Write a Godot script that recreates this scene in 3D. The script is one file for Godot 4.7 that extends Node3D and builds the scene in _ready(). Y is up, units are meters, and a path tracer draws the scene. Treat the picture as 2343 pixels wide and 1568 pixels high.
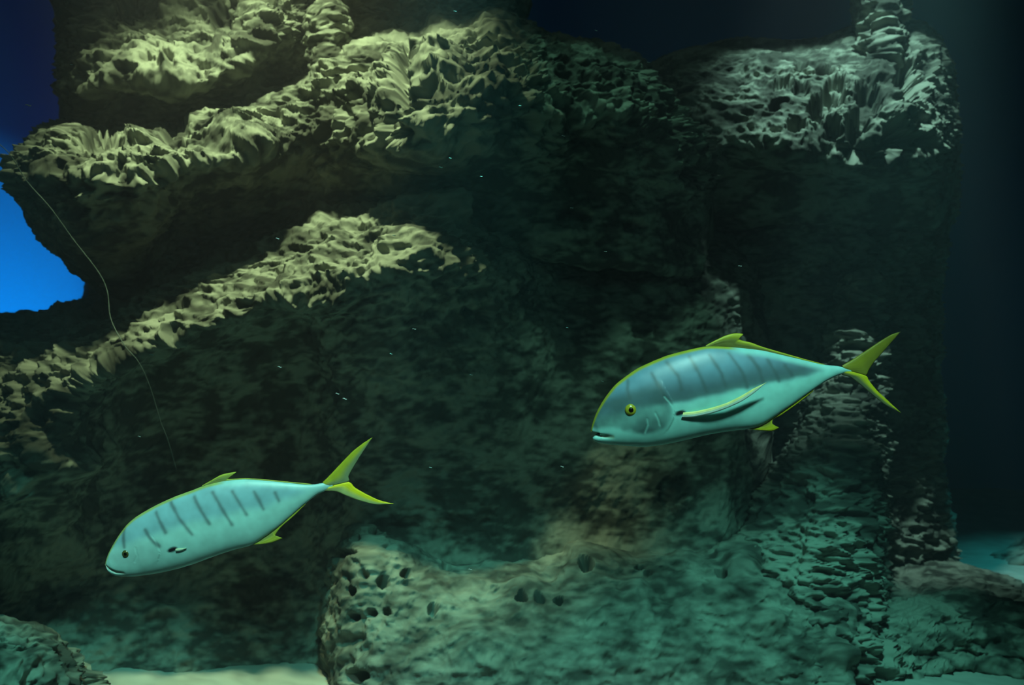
extends Node3D
# A public-aquarium tank: layered artificial reef rock, two striped yellow-finned fish, sand, dark blue water.
# Distances are metres, y is up, the camera stands 1 m above the sand and looks along -z.

const F := 2485.8          # focal length in pixels of the 2343 x 1568 frame (35 degrees vertical)
const EYE := 1.0           # camera height over the sand

var used := {}
var mats := {}
var reef: Node3D
var n_macro := FastNoiseLite.new()
var n_ridge := FastNoiseLite.new()
var n_strata := FastNoiseLite.new()
var n_cell := FastNoiseLite.new()
var n_micro := FastNoiseLite.new()
var n_lump := FastNoiseLite.new()
var n_tone := FastNoiseLite.new()
var n_tone2 := FastNoiseLite.new()

func _ready() -> void:
	camera_and_light()
	noises()
	materials()
	setting()
	rocks()
	fishes()
	small_things()

# ------------------------------------------------------------------ camera, environment, lamps

func camera_and_light() -> void:
	var cam := Camera3D.new()
	cam.name = "camera"
	cam.position = Vector3(0, EYE, 0)
	cam.fov = 35.0
	cam.near = 0.05
	cam.far = 60.0
	var at := CameraAttributesPhysical.new()
	at.frustum_focal_length = 38.06
	at.frustum_focus_distance = 2.05
	at.exposure_aperture = 5.6
	cam.attributes = at
	add_child(cam)
	cam.current = true

	var env := Environment.new()
	env.background_mode = Environment.BG_COLOR
	env.background_color = Color(0, 0, 0)
	env.tonemap_mode = Environment.TONE_MAPPER_LINEAR
	env.tonemap_exposure = 1.0
	env.sdfgi_enabled = true
	env.ssao_enabled = true
	env.ssil_enabled = true
	env.volumetric_fog_enabled = true
	env.volumetric_fog_density = 0.03
	env.volumetric_fog_albedo = Color(0.97, 0.90, 0.97)
	env.volumetric_fog_anisotropy = 0.3
	var we := WorldEnvironment.new()
	we.name = "water_environment"
	we.environment = env
	add_child(we)

	# unseen lamps, placed and tinted to light what they aim at: [where, what it is aimed at, colour, energy, half cone, softness, radius]
	unseen_tank_lamp(Vector3(-0.78, 3.75, -2.44), Vector3(-0.72, 1.35, -3.55), Color(0.88, 1.0, 0.74), 18.0, 21.5, 0.7, 0.10, "unseen tank lamp with a yellow-green lens, placed to light the left ledges")
	unseen_tank_lamp(Vector3(0.5, 3.75, -2.75), Vector3(0.32, 1.5, -3.5), Color(0.62, 1.0, 0.84), 2.0, 12.0, 0.9, 0.08, "unseen tank lamp with a pale lens, placed to light the end of the overhanging ledge")  # out of view, brightens the right end of the ledge
	unseen_tank_lamp(Vector3(1.0, 3.75, -3.1), Vector3(1.26, 1.8, -3.95), Color(0.74, 1.0, 0.93), 10.0, 17.0, 0.8, 0.05, "unseen tank lamp with a cold white lens, placed to light the right boulder")
	unseen_tank_lamp(Vector3(-0.12, 2.15, -1.9), Vector3(-0.14, 0.08, -2.93), Color(0.48, 1.0, 0.90), 4.6, 18.0, 0.9, 0.08, "unseen tank lamp with a sea-green lens, placed to light the left end of the pitted block")  # out of view; green tint stands in for water absorbing red
	unseen_tank_lamp(Vector3(0.8, 2.15, -1.9), Vector3(0.9, 0.16, -3.02), Color(0.48, 1.0, 0.90), 4.6, 18.5, 0.9, 0.08, "unseen tank lamp with a sea-green lens, placed to light the right end of the pitted block")
	unseen_tank_lamp(Vector3(-1.15, 2.15, -1.9), Vector3(-1.15, 0.0, -2.85), Color(0.48, 1.0, 0.90), 4.0, 15.0, 0.7, 0.08, "unseen tank lamp with a sea-green lens, placed to light the jagged rock")
	unseen_tank_lamp(Vector3(0.33, 2.6, -0.42), Vector3(0.36, 0.66, -1.80), Color(0.70, 1.0, 0.92), 5.6, 11.5, 0.5, 0.12, "unseen tank lamp with a pale green lens, placed to light the grey-backed fish")  # out of view in front, placed to light this flank only
	unseen_tank_lamp(Vector3(-0.45, 2.6, -0.46), Vector3(-0.46, 0.53, -1.90), Color(0.72, 1.0, 0.92), 6.0, 12.5, 0.5, 0.12, "unseen tank lamp with a pale green lens, placed to light the silver fish")  # same for the other fish, also out of view
	unseen_tank_lamp(Vector3(2.75, 3.75, -4.4), Vector3(2.75, 0.0, -4.45), Color(0.26, 0.98, 1.0), 7.0, 19.0, 1.0, 0.08, "unseen tank lamp with a turquoise lens, placed to light the open sand")  # out of view, its soft cone fades the far sand
	unseen_tank_lamp(Vector3(-3.6, 0.22, -5.7), Vector3(-3.75, 1.0, -7.4), Color(0.0, 0.90, 1.0), 5.5, 29.0, 0.2, 0.12, "unseen blue floodlight on the sand, placed to light the back wall")  # out of view; the cone edge bounds the bright blue area
	unseen_tank_lamp(Vector3(-4.2, 0.3, -5.6), Vector3(-3.6, 1.8, -7.4), Color(0.0, 0.35, 1.0), 0.8, 62.0, 0.8, 0.12, "small added deep blue floodlight out of view, beside the larger blue one")  # added weak fill, lifts the upper back wall to dark blue

func unseen_tank_lamp(at: Vector3, to: Vector3, c: Color, energy: float, cone: float, soft: float, size: float, label: String) -> void:  # builds an out-of-view fixture and its beam
	var lamp := thing("unseen_tank_lamp", label, "lamp", at, "unseen lamps lighting the tank")
	lamp.look_at_from_position(at, to, Vector3(0, 0, 1))
	var housing := lathe([[0.0, 0.17], [0.10, 0.17], [0.13, 0.10], [0.15, 0.0], [0.15, -0.02], [0.135, -0.02], [0.13, 0.0], [0.0, 0.02]], 28)
	var h := part("housing", housing, plain(Color(0.05, 0.05, 0.055), 0.5), lamp)
	h.rotation.x = PI / 2
	var lens_m := plain(c, 0.3)
	lens_m.emission_enabled = true
	lens_m.emission = c
	lens_m.emission_energy_multiplier = 2.0
	var l := part("lens", lathe([[0.0, 0.006], [0.12, 0.004], [0.125, -0.004], [0.0, -0.006]], 28), lens_m, lamp)
	l.rotation.x = PI / 2
	l.position.z = 0.005
	var rod := CylinderMesh.new()
	rod.top_radius = 0.012
	rod.bottom_radius = 0.012
	rod.height = 1.0
	var r := part("rod", rod, plain(Color(0.05, 0.05, 0.055), 0.5), lamp)
	var from := 4.5 if at.y > 1.0 else 0.0
	r.global_transform = Transform3D(Basis.IDENTITY.scaled(Vector3(1, absf(from - at.y), 1)), Vector3(at.x, (at.y + from) / 2, at.z))
	var s := SpotLight3D.new()
	s.name = "beam"
	s.light_color = c
	s.light_energy = energy
	s.spot_angle = cone
	s.spot_angle_attenuation = soft
	s.spot_range = 12.0
	s.spot_attenuation = 2.0
	s.light_size = size
	s.shadow_enabled = true
	s.position = Vector3(0, 0, -0.03)
	lamp.add_child(s)

# ------------------------------------------------------------------ helpers

func numbered(called: String) -> String:
	var k: int = used.get(called, 0)
	used[called] = k + 1
	return called if k == 0 else "%s_%03d" % [called, k]

func tag(o: Node, label: String, category: String, group := "", kind := "") -> void:
	if label: o.set_meta("label", label)
	if category: o.set_meta("category", category)
	if group: o.set_meta("group", group)
	if kind: o.set_meta("kind", kind)

func thing(called: String, label: String, category: String, at := Vector3.ZERO, group := "") -> Node3D:
	var o := Node3D.new()
	o.name = numbered(called)
	add_child(o)
	o.position = at
	tag(o, label, category, group)
	return o

func part(called: String, m: Mesh, mat: Material, parent: Node) -> MeshInstance3D:
	var o := MeshInstance3D.new()
	o.name = numbered(called) if parent == self else called
	o.mesh = m
	o.material_override = mat
	parent.add_child(o, true)
	return o

func plain(c: Color, rough: float) -> StandardMaterial3D:
	var m := StandardMaterial3D.new()
	m.albedo_color = c
	m.roughness = rough
	return m

func P(px: float, py: float, d: float) -> Vector3:
	return Vector3((px - 1171.5) / F * d, EYE - (py - 784.0) / F * d, -d)

func arrays_mesh(v: PackedVector3Array, n: PackedVector3Array, idx: PackedInt32Array, col := PackedColorArray()) -> ArrayMesh:
	var a := []
	a.resize(Mesh.ARRAY_MAX)
	a[Mesh.ARRAY_VERTEX] = v
	a[Mesh.ARRAY_NORMAL] = n
	a[Mesh.ARRAY_INDEX] = idx
	if col.size(): a[Mesh.ARRAY_COLOR] = col
	var m := ArrayMesh.new()
	m.add_surface_from_arrays(Mesh.PRIMITIVE_TRIANGLES, a)
	return m

# a grid of rows x cols points to a mesh; wrap joins the last column to the first
func grid_mesh(v: PackedVector3Array, rows: int, cols: int, wrap: bool, col := PackedColorArray(), flip := false) -> ArrayMesh:
	var n := PackedVector3Array()
	n.resize(v.size())
	var sgn := -1.0 if flip else 1.0
	for i in rows:
		var iu := mini(i + 1, rows - 1) * cols
		var idn := maxi(i - 1, 0) * cols
		for j in cols:
			var jr := (j + 1) % cols if wrap else mini(j + 1, cols - 1)
			var jl := (j + cols - 1) % cols if wrap else maxi(j - 1, 0)
			var du := v[iu + j] - v[idn + j]
			var dv := v[i * cols + jr] - v[i * cols + jl]
			var c := du.cross(dv) * sgn
			n[i * cols + j] = c.normalized() if c.length_squared() > 1e-16 else Vector3.UP
	var idx := PackedInt32Array()
	var cells := cols if wrap else cols - 1
	idx.resize((rows - 1) * cells * 6)
	var k := 0
	for i in rows - 1:
		for j in cells:
			var a := i * cols + j
			var b := i * cols + (j + 1) % cols
			var c2 := a + cols
			var d := b + cols
			if flip:
				idx[k] = a; idx[k + 1] = c2; idx[k + 2] = b
				idx[k + 3] = b; idx[k + 4] = c2; idx[k + 5] = d
			else:
				idx[k] = a; idx[k + 1] = b; idx[k + 2] = c2
				idx[k + 3] = b; idx[k + 4] = d; idx[k + 5] = c2
			k += 6
	return arrays_mesh(v, n, idx, col)

func lathe(profile: Array, sides: int) -> ArrayMesh:
	var st := SurfaceTool.new()
	st.begin(Mesh.PRIMITIVE_TRIANGLES)
	for k in profile.size() - 1:
		var p: Array = profile[k]
		var q: Array = profile[k + 1]
		for s in sides:
			var a := TAU * s / sides
			var b := TAU * (s + 1) / sides
			var p0 := Vector3(p[0] * cos(a), p[1], p[0] * sin(a))
			var p1 := Vector3(p[0] * cos(b), p[1], p[0] * sin(b))
			var q0 := Vector3(q[0] * cos(a), q[1], q[0] * sin(a))
			var q1 := Vector3(q[0] * cos(b), q[1], q[0] * sin(b))
			for w in [p0, q0, p1, p1, q0, q1]:
				st.add_vertex(w)
	st.generate_normals()
	return st.commit()

func box(c: Vector3, s: Vector3) -> ArrayMesh:
	var b := BoxMesh.new()
	b.size = s
	var st := SurfaceTool.new()
	st.append_from(b, 0, Transform3D(Basis.IDENTITY, c))
	return st.commit()

func noises() -> void:
	for a in [[n_macro, 11, 3.6, 4, 0], [n_ridge, 23, 11.0, 4, 1], [n_lump, 29, 8.5, 2, 0], [n_strata, 37, 1.0, 3, 1], [n_micro, 51, 42.0, 3, 0], [n_tone, 67, 5.0, 4, 0], [n_tone2, 71, 26.0, 3, 0]]:
		var n: FastNoiseLite = a[0]
		n.seed = a[1]
		n.noise_type = FastNoiseLite.TYPE_SIMPLEX_SMOOTH
		n.frequency = a[2]
		n.fractal_octaves = a[3]
		n.fractal_type = FastNoiseLite.FRACTAL_RIDGED if a[4] else FastNoiseLite.FRACTAL_FBM
	n_cell.seed = 91
	n_cell.noise_type = FastNoiseLite.TYPE_CELLULAR
	n_cell.cellular_return_type = FastNoiseLite.RETURN_DISTANCE
	n_cell.frequency = 24.0
	n_cell.fractal_type = FastNoiseLite.FRACTAL_NONE

func materials() -> void:
	var rock := StandardMaterial3D.new()
	rock.vertex_color_use_as_albedo = true
	rock.roughness = 0.95
	rock.metallic_specular = 0.25
	mats.rock = rock
	var sand := StandardMaterial3D.new()
	sand.vertex_color_use_as_albedo = true
	sand.roughness = 1.0
	sand.metallic_specular = 0.1
	mats.sand = sand
	var skin := StandardMaterial3D.new()
	skin.vertex_color_use_as_albedo = true
	skin.roughness = 0.42
	skin.metallic_specular = 0.5
	mats.skin = skin
	var fin := StandardMaterial3D.new()
	fin.vertex_color_use_as_albedo = true
	fin.roughness = 0.5
	fin.backlight_enabled = true
	fin.backlight = Color(0.5, 0.5, 0.5)
	mats.fin = fin

# ------------------------------------------------------------------ tank

func setting() -> void:
	var wall_m := plain(Color(0.035, 0.05, 0.10), 0.9)
	var blue_m := plain(Color(0.05, 0.56, 0.88), 0.9)
	for w in [["wall_left", Vector3(-5.1, 2.25, -3.4), Vector3(0.2, 4.7, 8.4), wall_m], ["wall_right", Vector3(5.1, 2.25, -3.4), Vector3(0.2, 4.7, 8.4), wall_m],
			["wall_front", Vector3(0, 2.25, 0.7), Vector3(10.4, 4.7, 0.2), wall_m], ["wall_back", Vector3(0, 2.25, -7.5), Vector3(10.4, 4.7, 0.2), blue_m],
			["ceiling", Vector3(0, 4.6, -3.4), Vector3(10.4, 0.2, 8.4), wall_m]]:
		var o := part(w[0], box(w[1], w[2]), w[3], self)
		tag(o, {"wall_left": "dark painted side wall of the tank", "wall_right": "dark painted side wall at the dark end of the tank", "wall_front": "dark wall on the visitors' side of the tank", "wall_back": "deep blue back wall of the tank", "ceiling": "dark ceiling over the tank"}[w[0]], "wall" if w[0] != "ceiling" else "ceiling", "", "structure")
	# sand
	var cols := 300
	var rows := 260
	var v := PackedVector3Array()
	var c := PackedColorArray()
	v.resize(cols * rows)
	c.resize(cols * rows)
	for i in rows:
		for j in cols:
			var x := lerpf(-5.0, 5.0, float(j) / (cols - 1))
			var z := lerpf(0.6, -7.4, float(i) / (rows - 1))
			var y := 0.035 * n_macro.get_noise_3d(x * 0.35, 0, z * 0.35) + 0.008 * n_ridge.get_noise_3d(x * 0.5, 3.0, z)
			v[i * cols + j] = Vector3(x, y, z)
			var t := 0.5 + 0.5 * n_tone.get_noise_3d(x, 7.0, z)
			var g := 0.85 + 0.3 * n_tone2.get_noise_3d(x, 2.0, z)
			c[i * cols + j] = Color(0.36, 0.36, 0.31).lerp(Color(0.45, 0.45, 0.41), t) * g
	var f := part("floor", grid_mesh(v, rows, cols, false, c, true), mats.sand, self)
	tag(f, "pale sand covering the tank floor", "sand", "", "structure")

# ------------------------------------------------------------------ rocks
# A rock is a loft: stations along x (or along y when upright), each a closed loop of [other pixel, distance, roughness].
# The first loop point is the back top, the last one or two the back, so that every rock has its full depth.

func loft(stations: Array, upright: bool, cell: float, o: Dictionary) -> ArrayMesh:
	var K: int = stations[0][1].size()
	var S := stations.size()
	var keys := []                         # S arrays of K Vector4(px, py, d, rough)
	for s in stations:
		var row := []
		for p in s[1]:
			row.append(Vector4(p[0], s[0], p[1], p[2]) if upright else Vector4(s[0], p[0], p[1], p[2]))
		keys.append(row)
	var back: int = o.get("back", 2)         # how many loop points belong to the unseen back
	# loop sample counts
	var seg := []
	var M := 0
	for k in K:
		var most := 0.0
		for s in S:
			var a: Vector4 = keys[s][k]
			var b: Vector4 = keys[s][(k + 1) % K]
			most += P(a.x, a.y, a.z).distance_to(P(b.x, b.y, b.z)) / S
		var coarse: bool = k >= K - back or k == 0 and back > 0
		var n := maxi(2, int(ceil(most / (cell * (5.0 if coarse else 1.0)))))
		seg.append(n)
		M += n
	# rows
	var loops := []
	var push: float = o.get("bulge", 25.0)
	for s in S - 1:
		var most := 0.0
		for k in K - back:
			var a: Vector4 = keys[s][k]
			var b: Vector4 = keys[s + 1][k]
			most = maxf(most, P(a.x, a.y, a.z).distance_to(P(b.x, b.y, b.z)))
		var n := maxi(2, int(ceil(minf(most, 3.0 * P(stations[s][0], 784, 3.3).distance_to(P(stations[s + 1][0], 784, 3.3))) / cell)))
		var s0 := maxi(s - 1, 0)
		var s3 := mini(s + 2, S - 1)
		var ta: float = stations[s][0]
		var tb: float = stations[s + 1][0]
		var t0: float = stations[s0][0] if s0 != s else 2 * ta - tb
		var t3: float = stations[s3][0] if s3 != s + 1 else 2 * tb - ta
		for i in n + (1 if s == S - 2 else 0):
			var w := float(i) / n
			var row := []
			for k in K:
				var a: Vector4 = keys[s][k]
				var b: Vector4 = keys[s + 1][k]
				var pre: Vector4 = keys[s0][k] if s0 != s else 2.0 * a - b
				var post: Vector4 = keys[s3][k] if s3 != s + 1 else 2.0 * b - a
				row.append(a.cubic_interpolate_in_time(b, pre, post, w, tb - ta, t0 - ta, t3 - ta))
			loops.append(row)
	for side in 2:
		var base: Array = loops[0] if side == 0 else loops[loops.size() - 1]
		var mid := Vector4.ZERO
		for p in base: mid += p / K
		var added := []
		for t in [0.25, 0.5, 0.7, 0.85, 0.95, 1.0]:
			var row := []
			var sc: float = sqrt(maxf(0.0, 1.0 - t * t))
			for p in base:
				var q: Vector4 = mid + (p - mid) * sc
				var dirn: float = (-1.0 if side == 0 else 1.0) * signf(float(stations[S - 1][0]) - float(stations[0][0]))
				if upright: q.y += push * t * dirn
				else: q.x += push * t * dirn
				q.w = p.w
				row.append(q)
			added.append(row)
		if side == 0:
			added.reverse()
			loops = added + loops
		else:
			loops = loops + added
	var R := loops.size()
	# base points
	var v := PackedVector3Array()
	var pix := PackedVector2Array()
	var ro := PackedFloat32Array()
	v.resize(R * M)
	pix.resize(R * M)
	ro.resize(R * M)
	var at := 0
	for row in loops:
		for k in K:
			var a: Vector4 = row[k]
			var b: Vector4 = row[(k + 1) % K]
			var pre: Vector4 = row[(k + K - 1) % K]
			var post: Vector4 = row[(k + 2) % K]
			var n: int = seg[k]
			for i in n:
				var q := a.cubic_interpolate(b, pre, post, float(i) / n)
				v[at] = P(q.x, q.y, q.z)
				pix[at] = Vector2(q.x, q.y)
				ro[at] = clampf(q.w, 0.0, 1.2)
				at += 1
	# which way is out
	var c0 := Vector3.ZERO
	for k in M: c0 += v[(R / 2) * M + k] / M
	var vote := 0.0
	for k in M:
		var i := (R / 2) * M + k
		var nn := (v[i + M] - v[i - M]).cross(v[(R / 2) * M + (k + 1) % M] - v[(R / 2) * M + (k + M - 1) % M])
		vote += nn.dot(v[i] - c0)
	var flip := vote < 0.0
	var sgn := -1.0 if flip else 1.0
	# displace along the smooth normal
	var big: float = o.get("macro", 0.045)
	var fine: float = o.get("fine", 1.0)
	var tilt: float = o.get("tilt", 0.25)
	var stretch: float = o.get("strata", 1.0)
	var shift: float = o.get("seed", 0.0)
	var feats: Array = o.get("feats", [])
	var lift: float = o.get("lift", 0.45)
	var tone: float = o.get("tone", 1.3)
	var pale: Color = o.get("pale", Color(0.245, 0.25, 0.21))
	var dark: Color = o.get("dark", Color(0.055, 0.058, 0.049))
	var w := PackedVector3Array()
	var col := PackedColorArray()
	w.resize(R * M)
	col.resize(R * M)
	var ct := cos(tilt)
	var stl := sin(tilt)
	for i in R:
		var iu := mini(i + 1, R - 1) * M
		var idn := maxi(i - 1, 0) * M
		var near := []
		if feats.size():
			for f in feats:
				var c: float = f[1] if upright else f[0]
				var rr: float = (f[3] if upright else f[2]) * 1.2 + 25.0
				var here: float = pix[i * M + M / 2].y if upright else pix[i * M + M / 2].x
				if absf(here - c) < rr + 60.0: near.append(f)
		for j in M:
			var e := i * M + j
			var p := v[e]
			var nn := (v[iu + j] - v[idn + j]).cross(v[i * M + (j + 1) % M] - v[i * M + (j + M - 1) % M]) * sgn
			nn = nn.normalized() if nn.length_squared() > 1e-18 else Vector3(0, 0, 1)
			var q := p + Vector3(shift, shift * 0.7, shift * 1.3)
			var m1 := n_macro.get_noise_3dv(q)
			var wq := q + Vector3(0.05, 0.035, 0.05) * m1
			var lump := 1.0 - 2.0 * absf(n_lump.get_noise_3d(wq.x * 0.75, wq.y * 1.35, wq.z * 1.1))
			var sx := wq.x * ct + wq.y * stl
			var sy := -wq.x * stl + wq.y * ct
			var rg := n_ridge.get_noise_3d(sx * 0.75, sy * 1.4, wq.z * 1.2)
			var sr := n_strata.get_noise_3d(sx * 6.0, sy * 26.0, wq.z * 12.0)
			var ce := n_cell.get_noise_3d(sx * 0.75, sy * 1.35, wq.z)
			var mi := n_micro.get_noise_3dv(wq)
			var t1 := n_tone.get_noise_3dv(q)
			var t2 := n_tone2.get_noise_3d(q.x * 0.55, q.y * 1.5, q.z * 0.8)
			var r := ro[e]
			var rr2 := r * clampf(0.55 + 1.6 * t1, 0.15, 1.0)
			var h := fine * (r * 0.030 * lump + rr2 * (0.020 * rg + stretch * 0.024 * sr) - 0.014 * ce * r + (0.010 * mi + 0.008 * n_ridge.get_noise_3d(sx * 1.3, sy * 3.0, wq.z * 2.6)) * (0.25 + 0.75 * r))
			var lift_here := big * m1
			if p.z > -4.4:
				for f in near:
					var dx: float = (pix[e].x - f[0]) / f[2] + (0.35 * t2 if f[4] < 0.0 else 0.0)
					var dy: float = (pix[e].y - f[1]) / f[3] + (0.3 * mi if f[4] < 0.0 else 0.0)
					var dd := dx * dx + dy * dy
					if dd < 1.0:
						lift_here += f[4] * ((1.0 - dd) * (1.0 - dd) if f[4] > 0.0 else smoothstep(1.0, 0.45, dd))
			w[e] = p + nn * lift_here + Vector3(nn.x, nn.y * 0.4, nn.z + 0.25 * absf(nn.y)) * h
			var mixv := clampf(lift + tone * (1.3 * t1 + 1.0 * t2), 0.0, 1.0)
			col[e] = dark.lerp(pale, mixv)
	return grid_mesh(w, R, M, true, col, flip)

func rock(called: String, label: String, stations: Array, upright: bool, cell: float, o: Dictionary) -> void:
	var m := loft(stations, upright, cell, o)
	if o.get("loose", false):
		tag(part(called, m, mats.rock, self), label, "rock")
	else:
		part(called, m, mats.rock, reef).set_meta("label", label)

func loops_of(defs: Array, rough: Array) -> Array:
	# defs: [station, [a, d], [a, d] ...] -> [[station, [[a, d, rough] ...]] ...]
	var out := []
	for s in defs:
		var l := []
		var calm: float = s[rough.size() + 1] if s.size() > rough.size() + 1 else 1.0
		for k in rough.size():
			l.append([s[k + 1][0], s[k + 1][1], rough[k] * calm])
		out.append([s[0], l])
	return out

func rocks() -> void:
	reef = thing("rock_formation", "large layered rock formation with overhanging ledges rising from the sand", "rock formation")
	# the wide lower cliff: a sloping, lit ledge band above a dark face that reaches the sand
	rock("reef_cliff", "wide dark rock cliff whose pale ledge slopes down to the left, rising from the sand", loops_of([
		[-190, [775, 4.4], [800, 3.5], [850, 3.28], [930, 3.12], [1040, 3.06], [1180, 3.1], [1400, 3.3], [1640, 3.25], [1400, 4.6], 1.5],
		[0, [770, 4.4], [785, 3.55], [835, 3.3], [900, 3.14], [1000, 3.05], [1130, 3.06], [1400, 3.35], [1580, 3.30], [1330, 4.6], 1.6],
		[130, [750, 4.4], [765, 3.55], [815, 3.3], [880, 3.12], [980, 3.06], [1110, 3.1], [1330, 3.38], [1580, 3.32], [1320, 4.6], 1.6],
		[250, [720, 4.4], [737, 3.55], [775, 3.3], [835, 3.1], [880, 3.26], [1050, 3.42], [1300, 3.45], [1580, 3.34], [1320, 4.6]],
		[400, [640, 4.4], [652, 3.5], [705, 3.27], [775, 3.08], [820, 3.3], [1000, 3.5], [1300, 3.5], [1580, 3.36], [1320, 4.6]],
		[560, [590, 4.4], [604, 3.48], [655, 3.25], [715, 3.06], [770, 3.3], [1000, 3.55], [1300, 3.52], [1580, 3.38], [1320, 4.6]],
		[700, [510, 4.4], [525, 3.5], [600, 3.25], [680, 3.08], [760, 3.3], [1000, 3.6], [1300, 3.56], [1580, 3.38], [1320, 4.6]],
		[850, [470, 4.4], [483, 3.5], [560, 3.25], [655, 3.08], [790, 3.2], [1000, 3.36], [1250, 3.4], [1580, 3.38], [1320, 4.6]],
		[1000, [460, 4.4], [472, 3.45], [530, 3.25], [605, 3.12], [760, 3.28], [1000, 3.35], [1250, 3.4], [1580, 3.38], [1320, 4.6]],
		[1100, [510, 4.4], [528, 3.55], [570, 3.4], [625, 3.28], [780, 3.34], [1000, 3.37], [1250, 3.4], [1580, 3.38], [1320, 4.6], 0.8],
		[1250, [540, 4.4], [560, 3.85], [600, 3.72], [680, 3.62], [800, 3.54], [1000, 3.45], [1220, 3.4], [1580, 3.38], [1320, 4.6], 0.35],
		[1450, [540, 4.6], [560, 3.95], [620, 3.8], [720, 3.68], [850, 3.6], [1000, 3.52], [1220, 3.42], [1580, 3.38], [1320, 4.6], 0.2],
		[1600, [540, 4.7], [560, 4.0], [620, 3.88], [720, 3.76], [850, 3.66], [1000, 3.56], [1220, 3.45], [1580, 3.4], [1320, 4.6], 0.35],
		[1690, [560, 4.7], [590, 4.1], [650, 4.0], [740, 3.88], [860, 3.78], [1000, 3.66], [1200, 3.55], [1560, 3.5], [1320, 4.6], 0.25],
		[1735, [600, 4.7], [640, 4.25], [700, 4.14], [790, 4.02], [880, 3.92], [1000, 3.82], [1150, 3.75], [1500, 3.8], [1320, 4.6], 0.25],
	], [0.5, 0.9, 1.1, 1.0, 0.5, 0.25, 0.25, 0.3, 0.3]), false, 0.0062, {"seed": 1.0, "macro": 0.04, "tilt": 0.3, "feats": [
		[1015, 495, 55, 45, 0.06], [735, 500, 45, 28, 0.05], [1065, 712, 14, 13, -0.03], [1102, 725, 14, 13, -0.03], [1000, 512, 13, 10, -0.03], [95, 962, 16, 14, -0.035],
		[1195, 655, 20, 12, -0.02], [1468, 760, 30, 20, -0.02], [160, 1060, 70, 50, 0.05], [80, 1020, 40, 60, 0.04], [370, 1400, 60, 24, 0.04], [170, 1380, 60, 40, 0.04], [1540, 1130, 40, 40, -0.03]]})

	# the great overhanging ledge above it
	rock("overhanging_ledge", "huge overhanging rock ledge with a bulging pale crest, pointing at the blue water", loops_of([
		[66, [352, 3.9], [372, 3.55], [388, 3.36], [412, 3.25], [445, 3.27], [468, 3.38], [480, 3.55], [430, 3.9]],
		[95, [320, 4.1], [336, 3.58], [362, 3.32], [405, 3.17], [465, 3.22], [505, 3.34], [530, 3.58], [440, 4.1]],
		[150, [290, 4.4], [306, 3.58], [345, 3.3], [402, 3.13], [480, 3.18], [545, 3.3], [585, 3.6], [480, 4.4]],
		[220, [295, 4.4], [308, 3.58], [346, 3.3], [406, 3.11], [490, 3.17], [590, 3.32], [645, 3.6], [500, 4.4]],
		[300, [300, 4.4], [313, 3.6], [349, 3.32], [404, 3.12], [480, 3.2], [600, 3.4], [730, 3.7], [520, 4.4]],
		[400, [275, 4.4], [288, 3.6], [326, 3.34], [383.5, 3.15], [450, 3.36], [570, 3.6], [700, 3.85], [500, 4.4]],
		[560, [250, 4.4], [263, 3.6], [304, 3.39], [356.5, 3.24], [430, 3.462], [530, 3.66], [650, 3.9], [450, 4.4]],
		[700, [190, 4.4], [202, 3.6], [240, 3.49], [305, 3.4], [400, 3.518], [490, 3.66], [610, 3.9], [420, 4.4]],
		[830, [113, 4.4], [127, 3.64], [176, 3.47], [283.5, 3.32], [370, 3.37], [450, 3.6], [590, 3.9], [400, 4.4]],
		[950, [90, 4.4], [104, 3.6], [153.6, 3.36], [262.6, 3.12], [345, 3.17], [430, 3.5], [580, 3.85], [400, 4.4]],
		[1080, [64, 4.4], [78, 3.6], [133.6, 3.36], [232.6, 3.14], [320, 3.2], [430, 3.5], [590, 3.85], [400, 4.4]],
		[1180, [70, 4.4], [84, 3.63], [140.4, 3.4], [236.4, 3.22], [320, 3.3], [430, 3.5], [590, 3.68], [400, 4.4]],
		[1240, [98, 4.4], [112, 3.68], [151, 3.48], [236, 3.32], [320, 3.38], [430, 3.52], [600, 3.62], [400, 4.4]],
		[1340, [112, 4.4], [126, 3.72], [166.4, 3.54], [242.4, 3.4], [320, 3.46], [430, 3.57], [610, 3.66], [400, 4.4]],
		[1450, [158, 4.4], [172, 3.76], [210, 3.58], [270, 3.47], [340, 3.52], [440, 3.62], [620, 3.7], [420, 4.4]],
		[1545, [255, 4.4], [270, 3.82], [296, 3.66], [335, 3.54], [375, 3.6], [460, 3.7], [630, 3.76], [450, 4.4]],
		[1600, [320, 4.5], [335, 3.95], [352, 3.82], [375, 3.74], [400, 3.78], [480, 3.82], [630, 3.86], [480, 4.5]],
	], [0.4, 0.9, 1.1, 1.1, 0.7, 0.3, 0.25, 0.3]), false, 0.0062, {"seed": 4.3, "macro": 0.04, "tilt": 0.2, "strata": 1.6, "bulge": 18.0, "feats": [
		[1005, 165, 80, 65, 0.075], [905, 190, 32, 95, 0.05], [940, 180, 16, 90, -0.05], [1010, 62, 45, 28, 0.04], [1130, 70, 60, 35, 0.045], [1120, 190, 60, 70, 0.045],
		[930, 300, 24, 26, -0.05], [540, 315, 105, 45, 0.05], [330, 340, 60, 40, 0.05], [240, 345, 50, 45, -0.06], [410, 310, 40, 45, -0.05], [120, 395, 70, 60, 0.03],
		[1310, 498, 45, 28, -0.06], [1450, 520, 26, 16, -0.04], [1560, 395, 28, 20, -0.04], [1130, 395, 30, 16, -0.04], [300, 385, 60, 20, 0.03], [860, 330, 70, 30, 0.03]]})

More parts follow.
